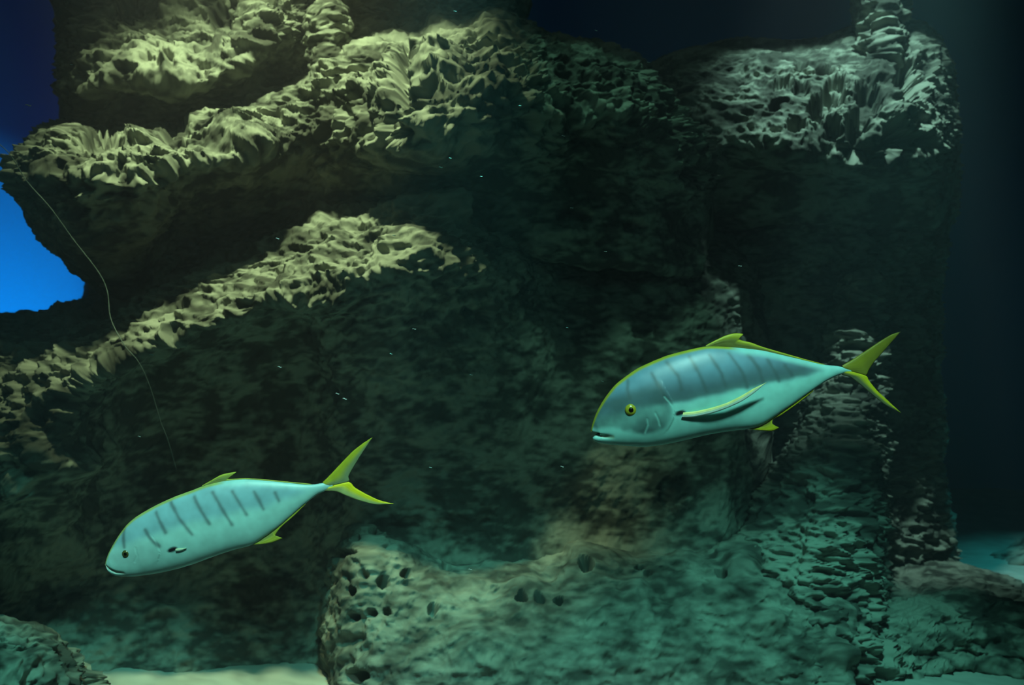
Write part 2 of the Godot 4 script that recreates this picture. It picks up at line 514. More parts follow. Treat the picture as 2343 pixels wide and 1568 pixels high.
	# rock tower in the upper left corner
	rock("rock_tower", "craggy upright rock tower standing behind the overhanging ledge beside the dark blue water", loops_of([
		[166, [-260, 4.7], [-260, 4.1], [10, 3.95], [110, 3.85], [200, 3.8], [255, 3.85], [320, 3.95], [400, 4.7]],
		[200, [-260, 4.7], [-260, 4.05], [10, 3.88], [110, 3.75], [205, 3.68], [260, 3.8], [330, 3.95], [400, 4.7]],
		[280, [-260, 4.7], [-260, 4.1], [20, 3.9], [110, 3.72], [185, 3.55], [215, 3.8], [320, 3.95], [400, 4.7]],
		[400, [-260, 4.7], [-260, 4.1], [20, 3.9], [110, 3.7], [195, 3.54], [225, 3.8], [300, 3.95], [400, 4.7]],
		[520, [-260, 4.7], [-260, 4.1], [10, 3.9], [90, 3.72], [170, 3.6], [210, 3.82], [300, 3.95], [400, 4.7]],
		[610, [-260, 4.7], [-260, 4.05], [-20, 3.86], [50, 3.7], [100, 3.66], [160, 3.92], [280, 4.05], [400, 4.7]],
		[700, [-260, 4.7], [-260, 4.15], [-20, 4.05], [50, 4.0], [100, 4.0], [160, 4.05], [280, 4.1], [400, 4.7]],
		[850, [-260, 4.8], [-260, 4.3], [-20, 4.2], [50, 4.15], [110, 4.1], [170, 4.12], [280, 4.15], [400, 4.8]],
		[1000, [-260, 4.9], [-260, 4.5], [-20, 4.4], [50, 4.35], [110, 4.3], [170, 4.3], [280, 4.3], [400, 4.9]],
		[1180, [-200, 5.0], [-200, 4.8], [-20, 4.75], [50, 4.7], [110, 4.7], [170, 4.7], [280, 4.7], [400, 5.0]],
	], [0.3, 0.8, 1.1, 1.2, 1.1, 0.4, 0.3, 0.3]), false, 0.0066, {"seed": 7.7, "macro": 0.045, "tilt": -0.1, "bulge": 12.0, "feats": [
		[385, 172, 22, 20, 0.04], [222, 205, 16, 16, 0.035], [420, 40, 90, 40, 0.04], [600, 30, 40, 40, 0.04], [330, 130, 60, 40, 0.03], [520, 60, 35, 30, -0.05], [300, 30, 30, 40, -0.05]]})

	# ribbed stump on the crest of the ledge
	var rings := []
	for k in 13:
		var py := 12.0 + k * 12.0
		var r := 34.0 + 4.0 * sin(k * 2.1) - 1.4 * maxf(0.0, 3.0 - k) * (3.0 - k)
		rings.append([py, [752 - r * 0.6, 3.80], [752 - r, 3.72], [752 - r * 0.7, 3.665], [752, 3.645], [752 + r * 0.7, 3.665], [752 + r, 3.72], [752 + r * 0.6, 3.80]])
	rock("ribbed_rock_stump", "small ribbed stump of pale rock standing on the crest of the overhanging ledge", loops_of(rings, [0.3, 0.6, 0.6, 0.6, 0.6, 0.6, 0.3]), true, 0.004, {"seed": 2.2, "macro": 0.012, "tilt": 0.1, "fine": 0.8, "back": 0, "bulge": 14.0})

	# pitted boulder in the upper right
	rock("pitted_boulder", "pale boulder riddled with deep oval holes, jutting out beside the dark water", loops_of([
		[1480, [165, 4.8], [190, 4.35], [230, 4.2], [290, 4.12], [350, 4.14], [420, 4.25], [520, 4.35], [400, 4.8]],
		[1560, [130, 4.8], [155, 4.25], [205, 4.06], [270, 3.95], [345, 3.9], [420, 4.05], [520, 4.3], [400, 4.8]],
		[1660, [112, 4.8], [134, 4.2], [190, 4.0], [255, 3.86], [335, 3.8], [400, 4.0], [520, 4.25], [400, 4.8]],
		[1780, [112, 4.8], [130, 4.2], [195, 3.96], [270, 3.82], [350, 3.77], [405, 4.0], [520, 4.2], [400, 4.8]],
		[1890, [106, 4.8], [126, 4.2], [200, 3.92], [290, 3.76], [375, 3.78], [420, 4.0], [520, 4.2], [400, 4.8]],
		[1970, [82, 4.8], [104, 4.2], [195, 3.9], [300, 3.72], [390, 3.75], [430, 4.0], [520, 4.2], [400, 4.8]],
		[2050, [78, 4.8], [96, 4.2], [195, 3.9], [300, 3.73], [395, 3.78], [430, 4.02], [520, 4.2], [400, 4.8]],
		[2110, [78, 4.8], [94, 4.2], [200, 3.96], [300, 3.82], [395, 3.86], [430, 4.05], [520, 4.2], [400, 4.8]],
		[2148, [120, 4.8], [138, 4.25], [220, 4.08], [305, 3.96], [390, 4.0], [425, 4.12], [500, 4.25], [400, 4.8]],
		[2164, [165, 4.8], [185, 4.35], [250, 4.22], [310, 4.12], [380, 4.14], [410, 4.25], [470, 4.35], [390, 4.8]],
	], [0.3, 0.9, 1.1, 1.1, 1.0, 0.4, 0.25, 0.3]), false, 0.0058, {"seed": 9.1, "macro": 0.025, "fine": 0.75, "tilt": -0.6, "bulge": 12.0, "feats": [
		[2070, 185, 31, 57, -0.085], [2060, 178, 23, 45, -0.050], [2110, 150, 23, 32, -0.030], [1985, 230, 36, 42, -0.085], [1960, 285, 31, 32, -0.085], [1870, 255, 28, 32, -0.085], [1905, 225, 33, 27, -0.085],
		[1905, 300, 23, 32, -0.085], [1950, 300, 20, 37, -0.085], [1955, 350, 39, 22, -0.075], [2035, 320, 26, 42, -0.075], [2080, 325, 33, 20, -0.062], [1830, 160, 20, 15, -0.062], [1880, 170, 23, 17, -0.062],
		[1910, 200, 23, 17, -0.062], [1790, 200, 23, 17, -0.062], [1830, 215, 23, 15, -0.050], [2050, 268, 34, 30, 0.04], [2005, 170, 40, 24, 0.03], [1995, 100, 24, 24, 0.04], [1720, 160, 60, 20, 0.02], [1820, 290, 26, 17, -0.062], [1770, 250, 18, 14, -0.05]]})

	# narrow neck of rock rising from it
	rock("rock_neck", "thin neck of dark rock rising from the boulder with the oval holes", loops_of([
		[-160, [1930, 4.6], [1960, 4.25], [2000, 4.12], [2040, 4.15], [2070, 4.3], [2060, 4.6]],
		[-40, [1950, 4.6], [1970, 4.22], [2005, 4.1], [2040, 4.12], [2066, 4.25], [2060, 4.6]],
		[30, [1960, 4.6], [1980, 4.2], [2010, 4.08], [2038, 4.1], [2058, 4.22], [2050, 4.6]],
		[75, [1960, 4.6], [1985, 4.18], [2012, 4.05], [2036, 4.06], [2052, 4.18], [2050, 4.6]],
		[140, [1940, 4.6], [1960, 4.2], [2000, 4.05], [2040, 4.05], [2064, 4.2], [2060, 4.6]],
	], [0.3, 0.8, 1.0, 1.0, 0.8, 0.3]), true, 0.007, {"seed": 3.9, "macro": 0.015, "back": 1})

	# dark column behind everything on the right
	rock("rock_column", "dark rock column at the right end of the reef, standing on bright sand", loops_of([
		[300, [1560, 5.0], [1600, 4.5], [1850, 4.3], [2060, 4.3], [2140, 4.5], [2120, 5.0]],
		[430, [1560, 5.0], [1600, 4.45], [1850, 4.25], [2050, 4.25], [2145, 4.45], [2120, 5.0]],
		[540, [1560, 5.0], [1600, 4.4], [1850, 4.2], [2030, 4.22], [2122, 4.42], [2100, 5.0]],
		[660, [1560, 5.0], [1600, 4.35], [1850, 4.15], [2020, 4.2], [2098, 4.4], [2090, 5.0]],
		[760, [1600, 5.0], [1660, 4.35], [1860, 4.15], [2030, 4.18], [2110, 4.36], [2090, 5.0]],
		[880, [1600, 5.0], [1660, 4.35], [1870, 4.15], [2035, 4.16], [2110, 4.34], [2090, 5.0]],
		[1000, [1600, 5.0], [1660, 4.35], [1880, 4.15], [2045, 4.14], [2120, 4.32], [2090, 5.0]],
		[1170, [1600, 5.0], [1660, 4.35], [1880, 4.12], [2060, 4.1], [2136, 4.28], [2100, 5.0]],
		[1290, [1600, 5.0], [1660, 4.35], [1880, 4.12], [2070, 4.06], [2150, 4.28], [2110, 5.0]],
		[1345, [1600, 5.0], [1660, 4.4], [1880, 4.2], [2060, 4.15], [2140, 4.34], [2110, 5.0]],
		[1420, [1600, 5.0], [1660, 4.4], [1880, 4.25], [2040, 4.2], [2110, 4.4], [2100, 5.0]],
	], [0.3, 0.5, 0.9, 1.1, 1.1, 0.3]), true, 0.0075, {"seed": 12.4, "macro": 0.03, "tilt": -0.35, "back": 1, "strata": 1.3})

	# slanting buttress on the right, running down to the front
	rock("rock_buttress", "rough slanting buttress of rock leaning against the dark column", loops_of([
		[640, [1940, 4.4], [1930, 4.05], [1955, 3.98], [1978, 4.0], [1988, 4.12], [1975, 4.4]],
		[780, [1920, 4.4], [1910, 4.0], [1945, 3.9], [1975, 3.92], [1990, 4.05], [1980, 4.4]],
		[900, [1890, 4.4], [1880, 3.92], [1935, 3.76], [1975, 3.8], [1994, 3.98], [1990, 4.4]],
		[1000, [1840, 4.4], [1838, 3.82], [1915, 3.62], [1970, 3.66], [1994, 3.88], [1990, 4.4]],
		[1100, [1790, 4.4], [1785, 3.72], [1890, 3.5], [1965, 3.54], [1992, 3.78], [1990, 4.4]],
		[1200, [1720, 4.4], [1728, 3.62], [1860, 3.4], [1960, 3.44], [1990, 3.7], [1990, 4.4]],
		[1300, [1660, 4.4], [1680, 3.5], [1840, 3.3], [1955, 3.36], [1988, 3.62], [1990, 4.4]],
		[1430, [1640, 4.4], [1660, 3.4], [1830, 3.2], [1955, 3.26], [1990, 3.55], [1990, 4.4]],
		[1590, [1640, 4.4], [1660, 3.36], [1830, 3.1], [1955, 3.18], [1990, 3.45], [1990, 4.3]],
	], [0.3, 0.9, 1.1, 1.1, 1.0, 0.3]), true, 0.006, {"seed": 15.8, "macro": 0.035, "tilt": -0.35, "back": 1, "strata": 1.5})

	# broad pitted block at the bottom
	rock("pitted_block", "broad pale green block pocked with small round holes, in front of the dark cliff", loops_of([
		[762, [1330, 3.9], [1345, 3.45], [1375, 3.3], [1430, 3.22], [1500, 3.2], [1570, 3.2], [1640, 3.25], [1560, 3.9]],
		[790, [1230, 3.9], [1245, 3.45], [1290, 3.25], [1370, 3.15], [1460, 3.12], [1550, 3.1], [1640, 3.12], [1560, 3.9]],
		[835, [1185, 3.9], [1198, 3.42], [1250, 3.22], [1340, 3.1], [1440, 3.06], [1545, 3.02], [1650, 3.02], [1560, 3.9]],
		[890, [1206, 3.9], [1222, 3.42], [1270, 3.22], [1350, 3.1], [1445, 3.03], [1550, 2.98], [1660, 2.97], [1560, 3.9]],
		[960, [1255, 3.9], [1270, 3.4], [1310, 3.22], [1380, 3.1], [1460, 3.02], [1560, 2.95], [1665, 2.94], [1560, 3.9]],
		[1100, [1275, 3.9], [1290, 3.4], [1325, 3.24], [1385, 3.12], [1465, 3.02], [1560, 2.94], [1670, 2.92], [1560, 3.9]],
		[1230, [1275, 3.9], [1290, 3.4], [1325, 3.24], [1380, 3.12], [1465, 3.02], [1560, 2.94], [1670, 2.92], [1560, 3.9]],
		[1340, [1235, 3.9], [1252, 3.4], [1295, 3.24], [1365, 3.12], [1460, 3.02], [1560, 2.94], [1670, 2.92], [1560, 3.9]],
		[1480, [1250, 3.9], [1266, 3.42], [1310, 3.26], [1375, 3.14], [1460, 3.04], [1560, 2.96], [1670, 2.93], [1560, 3.9]],
		[1600, [1260, 3.9], [1275, 3.42], [1318, 3.28], [1385, 3.17], [1465, 3.08], [1560, 3.0], [1660, 2.96], [1560, 3.9]],
		[1720, [1235, 3.9], [1250, 3.42], [1300, 3.28], [1375, 3.18], [1465, 3.1], [1560, 3.03], [1655, 3.0], [1560, 3.9]],
		[1850, [1290, 3.9], [1305, 3.42], [1345, 3.3], [1400, 3.2], [1475, 3.12], [1560, 3.06], [1650, 3.04], [1560, 3.9]],
		[1950, [1350, 3.9], [1365, 3.45], [1395, 3.34], [1440, 3.24], [1500, 3.18], [1570, 3.12], [1640, 3.1], [1560, 3.9]],
		[1978, [1410, 3.9], [1425, 3.5], [1450, 3.4], [1485, 3.32], [1530, 3.28], [1580, 3.24], [1630, 3.22], [1560, 3.9]],
	], [0.3, 0.8, 0.8, 0.7, 0.6, 0.6, 0.6, 0.3]), false, 0.0050, {"seed": 21.0, "macro": 0.03, "fine": 0.75, "tone": 0.7, "tilt": -0.15, "bulge": 14.0, "strata": 0.7, "feats": [
		[877, 1328, 15, 14, -0.045], [925, 1315, 15, 12, -0.045], [838, 1315, 10, 9, -0.03], [811, 1353, 14, 12, -0.045], [852, 1402, 14, 11, -0.04], [886, 1396, 11, 9, -0.035], [814, 1412, 13, 11, -0.04],
		[856, 1216, 13, 10, -0.035], [892, 1212, 14, 12, -0.035], [823, 1231, 11, 9, -0.03], [1021, 1303, 12, 9, -0.035], [1193, 1375, 15, 12, -0.05], [1235, 1372, 12, 10, -0.045], [1278, 1373, 13, 11, -0.045],
		[1342, 1296, 18, 18, -0.06], [1461, 1300, 12, 9, -0.03], [1482, 1314, 10, 8, -0.03], [826, 1546, 24, 17, -0.07], [990, 1398, 13, 14, -0.04], [1130, 1258, 14, 10, -0.035], [1650, 1317, 14, 12, -0.05], [795, 1268, 34, 9, -0.03],
		[1320, 1262, 50, 20, 0.014], [1215, 1345, 70, 30, 0.03], [1700, 1290, 60, 34, 0.045], [1100, 1480, 110, 70, 0.04], [1450, 1350, 40, 30, 0.03], [1760, 1420, 60, 40, 0.04], [1910, 1500, 50, 40, 0.05]]})

	# low slab at the bottom right
	rock("low_rock_slab", "low dark rock slab lying on bright sand at the foot of the column", loops_of([
		[2010, [1300, 4.1], [1330, 3.85], [1400, 3.5], [1470, 3.3], [1560, 3.22], [1600, 3.25], [1480, 4.1]],
		[2080, [1300, 4.1], [1325, 3.9], [1390, 3.52], [1455, 3.36], [1520, 3.3], [1565, 3.3], [1470, 4.1]],
		[2180, [1300, 4.1], [1316, 3.92], [1372, 3.56], [1435, 3.42], [1488, 3.38], [1530, 3.4], [1470, 4.1]],
		[2270, [1318, 4.0], [1334, 3.85], [1384, 3.54], [1445, 3.4], [1496, 3.35], [1540, 3.36], [1470, 4.0]],
		[2360, [1355, 4.0], [1374, 3.8], [1410, 3.5], [1462, 3.34], [1512, 3.3], [1556, 3.3], [1480, 4.0]],
		[2520, [1400, 3.9], [1420, 3.7], [1450, 3.4], [1490, 3.26], [1530, 3.22], [1580, 3.24], [1490, 3.9]],
	], [0.4, 0.9, 1.1, 1.1, 0.9, 0.6, 0.3]), false, 0.006, {"seed": 27.0, "loose": true, "macro": 0.03, "tilt": -0.2, "strata": 1.2})

	# dark pillar far behind, in front of the blue wall
	rock("distant_pillar", "dark upright rock far behind the ledge, against the blue water", loops_of([
		[560, [240, 6.0], [236, 5.6], [262, 5.5], [330, 5.5], [380, 5.6], [370, 6.0]],
		[620, [222, 6.0], [216, 5.6], [250, 5.48], [330, 5.48], [390, 5.6], [380, 6.0]],
		[700, [206, 6.0], [200, 5.58], [240, 5.45], [330, 5.45], [400, 5.58], [390, 6.0]],
		[780, [194, 6.0], [187, 5.56], [230, 5.42], [330, 5.42], [410, 5.56], [400, 6.0]],
		[1000, [180, 6.0], [172, 5.55], [220, 5.4], [330, 5.4], [420, 5.55], [410, 6.0]],
		[1270, [170, 6.0], [160, 5.55], [215, 5.4], [330, 5.4], [430, 5.55], [420, 6.0]],
	], [0.3, 0.4, 0.5, 0.5, 0.4, 0.3]), true, 0.014, {"seed": 29.0, "loose": true, "macro": 0.02, "back": 1, "bulge": 20.0})

	# far rock at the right edge
	rock("distant_rock", "small dark rock far off on the sand beyond the low slab", loops_of([
		[2296, [1262, 5.6], [1268, 5.2], [1284, 5.05], [1300, 5.0], [1308, 5.1], [1300, 5.6]],
		[2340, [1240, 5.6], [1248, 5.2], [1278, 4.98], [1304, 4.94], [1316, 5.05], [1304, 5.6]],
		[2420, [1230, 5.6], [1238, 5.2], [1280, 4.94], [1318, 4.9], [1330, 5.0], [1310, 5.6]],
		[2520, [1250, 5.6], [1258, 5.2], [1290, 4.96], [1318, 4.92], [1330, 5.0], [1310, 5.6]],
	], [0.4, 0.8, 1.0, 1.0, 0.5, 0.3]), false, 0.012, {"seed": 31.0, "loose": true, "macro": 0.02, "bulge": 10.0})

	# rough rock in the lower left corner
	rock("jagged_rock", "low jagged rock with pale streaks lying on the sand below the cliff", loops_of([
		[-220, [1425, 3.1], [1435, 3.02], [1480, 2.88], [1545, 2.8], [1640, 2.82], [1600, 3.1]],
		[-60, [1425, 3.1], [1432, 3.02], [1480, 2.88], [1550, 2.8], [1650, 2.82], [1600, 3.1]],
		[40, [1430, 3.1], [1438, 3.02], [1485, 2.9], [1550, 2.82], [1650, 2.84], [1600, 3.1]],
		[110, [1456, 3.1], [1466, 3.03], [1505, 2.93], [1560, 2.86], [1640, 2.88], [1600, 3.1]],
		[165, [1510, 3.1], [1522, 3.04], [1550, 2.98], [1585, 2.94], [1635, 2.95], [1605, 3.1]],
	], [0.4, 1.0, 1.2, 1.2, 0.8, 0.3]), false, 0.005, {"seed": 35.0, "loose": true, "macro": 0.03, "tilt": 0.7, "strata": 1.6, "bulge": 18.0})

# ------------------------------------------------------------------ fish

func curve(points: Array, n: int) -> PackedVector2Array:
	# n + 1 points evenly by index along a smooth curve through the given ones
	var out := PackedVector2Array()
	var m := points.size()
	for i in n + 1:
		var t := float(i) / n * (m - 1)
		var k := mini(int(t), m - 2)
		var a: Vector2 = points[k]
		var b: Vector2 = points[k + 1]
		var pre: Vector2 = points[k - 1] if k > 0 else 2.0 * a - b
		var post: Vector2 = points[k + 2] if k + 2 < m else 2.0 * b - a
		var w := t - k
		# tangents kept short so that the curve does not overshoot
		out.append(a.cubic_interpolate(b, pre, post, w).lerp(a.lerp(b, w), 0.35))
	return out

func at_x(c: PackedVector2Array, x: float) -> float:
	if x <= c[0].x: return c[0].y
	for k in c.size() - 1:
		if x <= c[k + 1].x:
			return lerpf(c[k].y, c[k + 1].y, (x - c[k].x) / maxf(1e-6, c[k + 1].x - c[k].x))
	return c[c.size() - 1].y

func away(p: Vector2, line: Array) -> float:
	var best := 1e9
	for k in line.size() - 1:
		best = minf(best, p.distance_to(Geometry2D.get_closest_point_to_segment(p, line[k], line[k + 1])))
	return best

func local(points: Array, f: Dictionary) -> Array:
	var out := []
	for p in points:
		var px: Vector2 = Vector2(f.ox + p[0] * f.k - f.cx, -(f.oy + p[1] * f.k - f.cy)) * (f.d / F)
		out.append(px.rotated(-float(f.turn)))
	return out

func half_width(t: float) -> float:
	var tab := [[0.0, 0.10], [0.03, 0.34], [0.08, 0.55], [0.16, 0.80], [0.28, 0.98], [0.38, 1.0], [0.55, 0.84], [0.72, 0.52], [0.88, 0.24], [1.0, 0.13]]
	for k in tab.size() - 1:
		if t <= tab[k + 1][0]:
			var w: float = (t - tab[k][0]) / (tab[k + 1][0] - tab[k][0])
			return lerpf(tab[k][1], tab[k + 1][1], w)
	return 0.13

func fish(f: Dictionary) -> void:
	var root := thing("trevally", f.label, "fish", P(f.cx, f.cy, f.d), "fish swimming in front of the rocks")
	root.rotation.z = f.turn
	var top := curve(local(f.top, f), 160)
	var bot := curve(local(f.bottom, f), 160)
	var x0 := minf(top[0].x, bot[0].x)
	var x1: float = minf(top[160].x, bot[160].x)
	var tall := 0.0
	for k in 40:
		var x := lerpf(x0, x1, k / 39.0)
		tall = maxf(tall, at_x(top, x) - at_x(bot, x))
	var wide := 0.20 * tall
	var stripes := []
	for s in f.stripes: stripes.append(local(s, f))
	var mouth := local(f.mouth, f)
	var gill := local(f.gill, f)
	var flank := curve(local(f.flank, f), 40)
	var spot: Vector2 = local([f.spot], f)[0]
	var eye_at: Vector2 = local([f.eye], f)[0]
	var creases := []
	for s in f.creases: creases.append(local(s, f))
	var unit: float = f.d / F
	var rows := 250
	var cols := 176
	var v := PackedVector3Array()
	var c := PackedColorArray()
	v.resize(rows * cols)
	c.resize(rows * cols)
	for i in rows:
		var t := pow(float(i) / (rows - 1), 1.25)
		var x := lerpf(x0 - 0.0005, x1, t)
		var yt := at_x(top, x)
		var yb := at_x(bot, x)
		var yc := (yt + yb) / 2
		var hh := maxf((yt - yb) / 2, 0.0005)
		var ww := wide * half_width(t)
		if i == 0: hh *= 0.15; ww *= 0.1
		hh *= 1.0 - 0.55 * smoothstep(0.945, 1.0, t)
		ww *= 1.0 - 0.6 * smoothstep(0.945, 1.0, t)
		for j in cols:
			var a := TAU * j / cols
			var ca := cos(a)
			var y := yc + hh * sin(a)
			var z := ww * signf(ca) * pow(absf(ca), 1.12)
			var p := Vector2(x, y)
			var rel := (y - yb) / (2 * hh)
			# gill cover stands proud of the flank behind it
			var xx := x
			var gx := gill_x(gill, y)
			var vf := smoothstep(gill[0].y, gill[0].y - 0.022, y) * smoothstep(gill[gill.size() - 1].y, gill[gill.size() - 1].y + 0.018, y)
			if gx > -1e8 and x < gx and x > gx - 0.05:
				z *= 1.0 + 0.05 * vf * smoothstep(gx - 0.05, gx - 0.008, x)
			var dm := away(p, mouth)
			if x < mouth[mouth.size() - 1].x + 0.01:
				var g := exp(-dm * dm / (f.gape * f.gape))
				z *= 1.0 - 0.5 * g * smoothstep(mouth[mouth.size() - 1].x + 0.006, mouth[0].x + 0.008, x)
				if x < mouth[0].x + 0.014: xx += 0.012 * g * f.open
			for s in creases:
				var dc := away(p, s)
				if dc < 0.006: z *= 1.0 - 0.035 * exp(-dc * dc / 2.5e-6)
			v[i * cols + j] = Vector3(xx, y, z)
			# pigment
			var n := n_tone2.get_noise_3d(x * 1.4, y * 1.4, 3.0 + f.seed)
			var n2 := n_tone.get_noise_3d(x * 3.0, y * 3.0, 5.0 + f.seed)
			var yl := at_x(flank, x)
			var up := smoothstep(-0.010, 0.012, y - yl + 0.006 * n2)
			var k: Color = f.belly
			k = k.lerp(f.back, up * f.contrast)
			k = k.lerp(f.bar, f.band * smoothstep(0.046, 0.008, y - yl) * smoothstep(-0.006, 0.003, y - yl + 0.004 * n2) * smoothstep(0.10, 0.3, t) * smoothstep(0.98, 0.8, t))
			# grey cheek with ragged lower edge
			var cheek := smoothstep(0.004, -0.014, x - (gx if gx > -1e8 else -10.0)) * smoothstep(0.0, 0.012, y - at_x(bot, x) - 0.020 + 0.01 * n2) if gx > -1e8 else 0.0
			k = k.lerp(f.cheek, cheek * vf * f.cheek_amount * clampf(0.8 + 0.5 * n2, 0.3, 1.0))
			for s in stripes:
				var dsn := away(p, s)
				if dsn < 0.012:
					k = k.lerp(f.bar, 0.8 * f.bars * exp(-pow((dsn + 0.0012 * n) / 0.0034, 2)))
			k = k.lerp(f.belly, 0.7 * smoothstep(0.016, 0.004, yt - y) * smoothstep(f.ridge_end - 0.08, f.ridge_end + 0.02, t))
			k = k.lerp(f.ridge, smoothstep(0.0062, 0.0022, yt - y) * smoothstep(f.ridge_end, f.ridge_end - 0.05, t) * f.ridge_amount)
			k = k * (1.0 + 0.16 * n)
			var ds := (p - spot) / Vector2(0.0090, 0.0042)
			k = k.lerp(Color(0.012, 0.014, 0.018), smoothstep(1.3, 0.7, ds.rotated(-0.25).length()))
			if dm < 0.004 and x < mouth[mouth.size() - 1].x: k = k.lerp(f.lip, smoothstep(0.0036, 0.0022, dm) * 0.6).lerp(Color(0.02, 0.03, 0.035), smoothstep(0.0020, 0.0008, dm) * f.open * smoothstep(mouth[mouth.size() - 1].x, mouth[0].x + 0.01, x))
			for s in creases:
				k = k.lerp(f.belly, 0.45 * smoothstep(0.0022, 0.0006, away(p, s)))
			k.a = 1.0
			c[i * cols + j] = k
	part("body", grid_mesh(v, rows, cols, true, c, false), mats.skin, root)

	part("dorsal_fin", fin(local(f.dorsal[0], f), local(f.dorsal[1], f), 60, 10, 0.0016, f.fin_in, f.fin_edge, 0.45), mats.fin, root)
	part("anal_fin", fin(local(f.anal[0], f), local(f.anal[1], f), 50, 10, 0.0016, f.fin_in, f.fin_edge, 0.1), mats.fin, root)
	var tail := SurfaceTool.new()
	tail.append_from(fin(local(f.tail_up[0], f), local(f.tail_up[1], f), 60, 14, 0.0022, f.tail_edge, f.tail_in, 0.25), 0, Transform3D.IDENTITY)
	tail.append_from(fin(local(f.tail_low[0], f), local(f.tail_low[1], f), 60, 14, 0.0022, f.tail_low_edge, f.tail_low_in, 0.25), 0, Transform3D.IDENTITY)
	part("tail_fin", tail.commit(), mats.fin, root)

	for side in [1.0, -1.0]:
		var te := (eye_at.x - x0) / (x1 - x0)
		var yc := (at_x(top, eye_at.x) + at_x(bot, eye_at.x)) / 2
		var hh := (at_x(top, eye_at.x) - at_x(bot, eye_at.x)) / 2
		var ze: float = wide * half_width(te) * sqrt(maxf(0.05, 1.0 - pow((eye_at.y - yc) / hh, 2)))
		var r: float = f.eye_r * unit
		var ball := part("eye", lathe([[0.0, 0.42 * r], [0.45 * r, 0.40 * r], [0.62 * r, 0.34 * r], [0.85 * r, 0.20 * r], [1.0 * r, 0.0], [0.9 * r, -0.3 * r], [0.0, -0.4 * r]], 26), mats[f.iris], root)
		ball.position = Vector3(eye_at.x, eye_at.y, side * (ze - 0.0006))
		ball.rotation.x = side * PI / 2
		var pupil := part("pupil", lathe([[0.0, 0.10 * r], [0.25 * r, 0.08 * r], [0.42 * r, 0.0], [0.25 * r, -0.06 * r], [0.0, -0.06 * r]], 20), mats.pupil, ball)
		pupil.position.y = 0.42 * r
		# pectoral fin, swept back along the flank
		var up_e := local(f.pectoral[0], f)
		var lo_e := local(f.pectoral[1], f)
		var m := fin(up_e, lo_e, 50, 10, 0.0018, f.pec_edge, f.pec_in, 0.2)
		var pf := part("pectoral_fin", m, mats.fin, root)
		var bx: float = up_e[0].x
		var tb := (bx - x0) / (x1 - x0)
		pf.position = Vector3(bx, up_e[0].y, side * (wide * half_width(tb) * f.pec_z))
		# mesh points are moved so that the base is the hinge
		pf.mesh = moved(m, Vector3(-bx, -up_e[0].y, 0))
		pf.rotation.y = -side * f.pec_out

func gill_x(line: Array, y: float) -> float:
	for k in line.size() - 1:
		var a: Vector2 = line[k]
		var b: Vector2 = line[k + 1]
		if (y <= a.y and y >= b.y) or (y >= a.y and y <= b.y):
			return lerpf(a.x, b.x, (y - a.y) / (b.y - a.y)) if absf(b.y - a.y) > 1e-6 else a.x
	return -1e9

func moved(m: ArrayMesh, by: Vector3) -> ArrayMesh:
	var st := SurfaceTool.new()
	st.append_from(m, 0, Transform3D(Basis.IDENTITY, by))
	return st.commit()

# a thin blade between two edges that share their parameter, with faint rays, thick in the middle and sharp at the rim
func fin(a: Array, b: Array, n: int, m: int, thick: float, ca: Color, cb: Color, bias: float) -> ArrayMesh:
	var ea := curve(a, n)
	var eb := curve(b, n)
	var cols := 2 * m
	var v := PackedVector3Array()
	var c := PackedColorArray()
	for i in n + 1:
		for j in cols:
			var w := float(j) / m if j <= m else float(cols - j) / m
			var side := 1.0 if j <= m else -1.0
			if j == 0 or j == m: side = 0.0
			var p := ea[i].lerp(eb[i], w)
			var z := side * thick * (0.45 + 0.55 * sin(PI * w)) * (1.0 - 0.6 * float(i) / n) * (1.0 + 0.25 * sin(w * 40.0))
			v.append(Vector3(p.x, p.y, z))
			var g := 1.0 + 0.15 * n_tone2.get_noise_2d(p.x * 2.0, p.y * 2.0)
			var k := ca.lerp(cb, smoothstep(bias, bias + 0.5, w)) * g
			k.a = 1.0
			c.append(k)
	var flip := (ea[n / 2] - eb[n / 2]).cross(ea[n / 2 + 1] - ea[n / 2 - 1]) > 0
	return grid_mesh(v, n + 1, cols, true, c, flip)

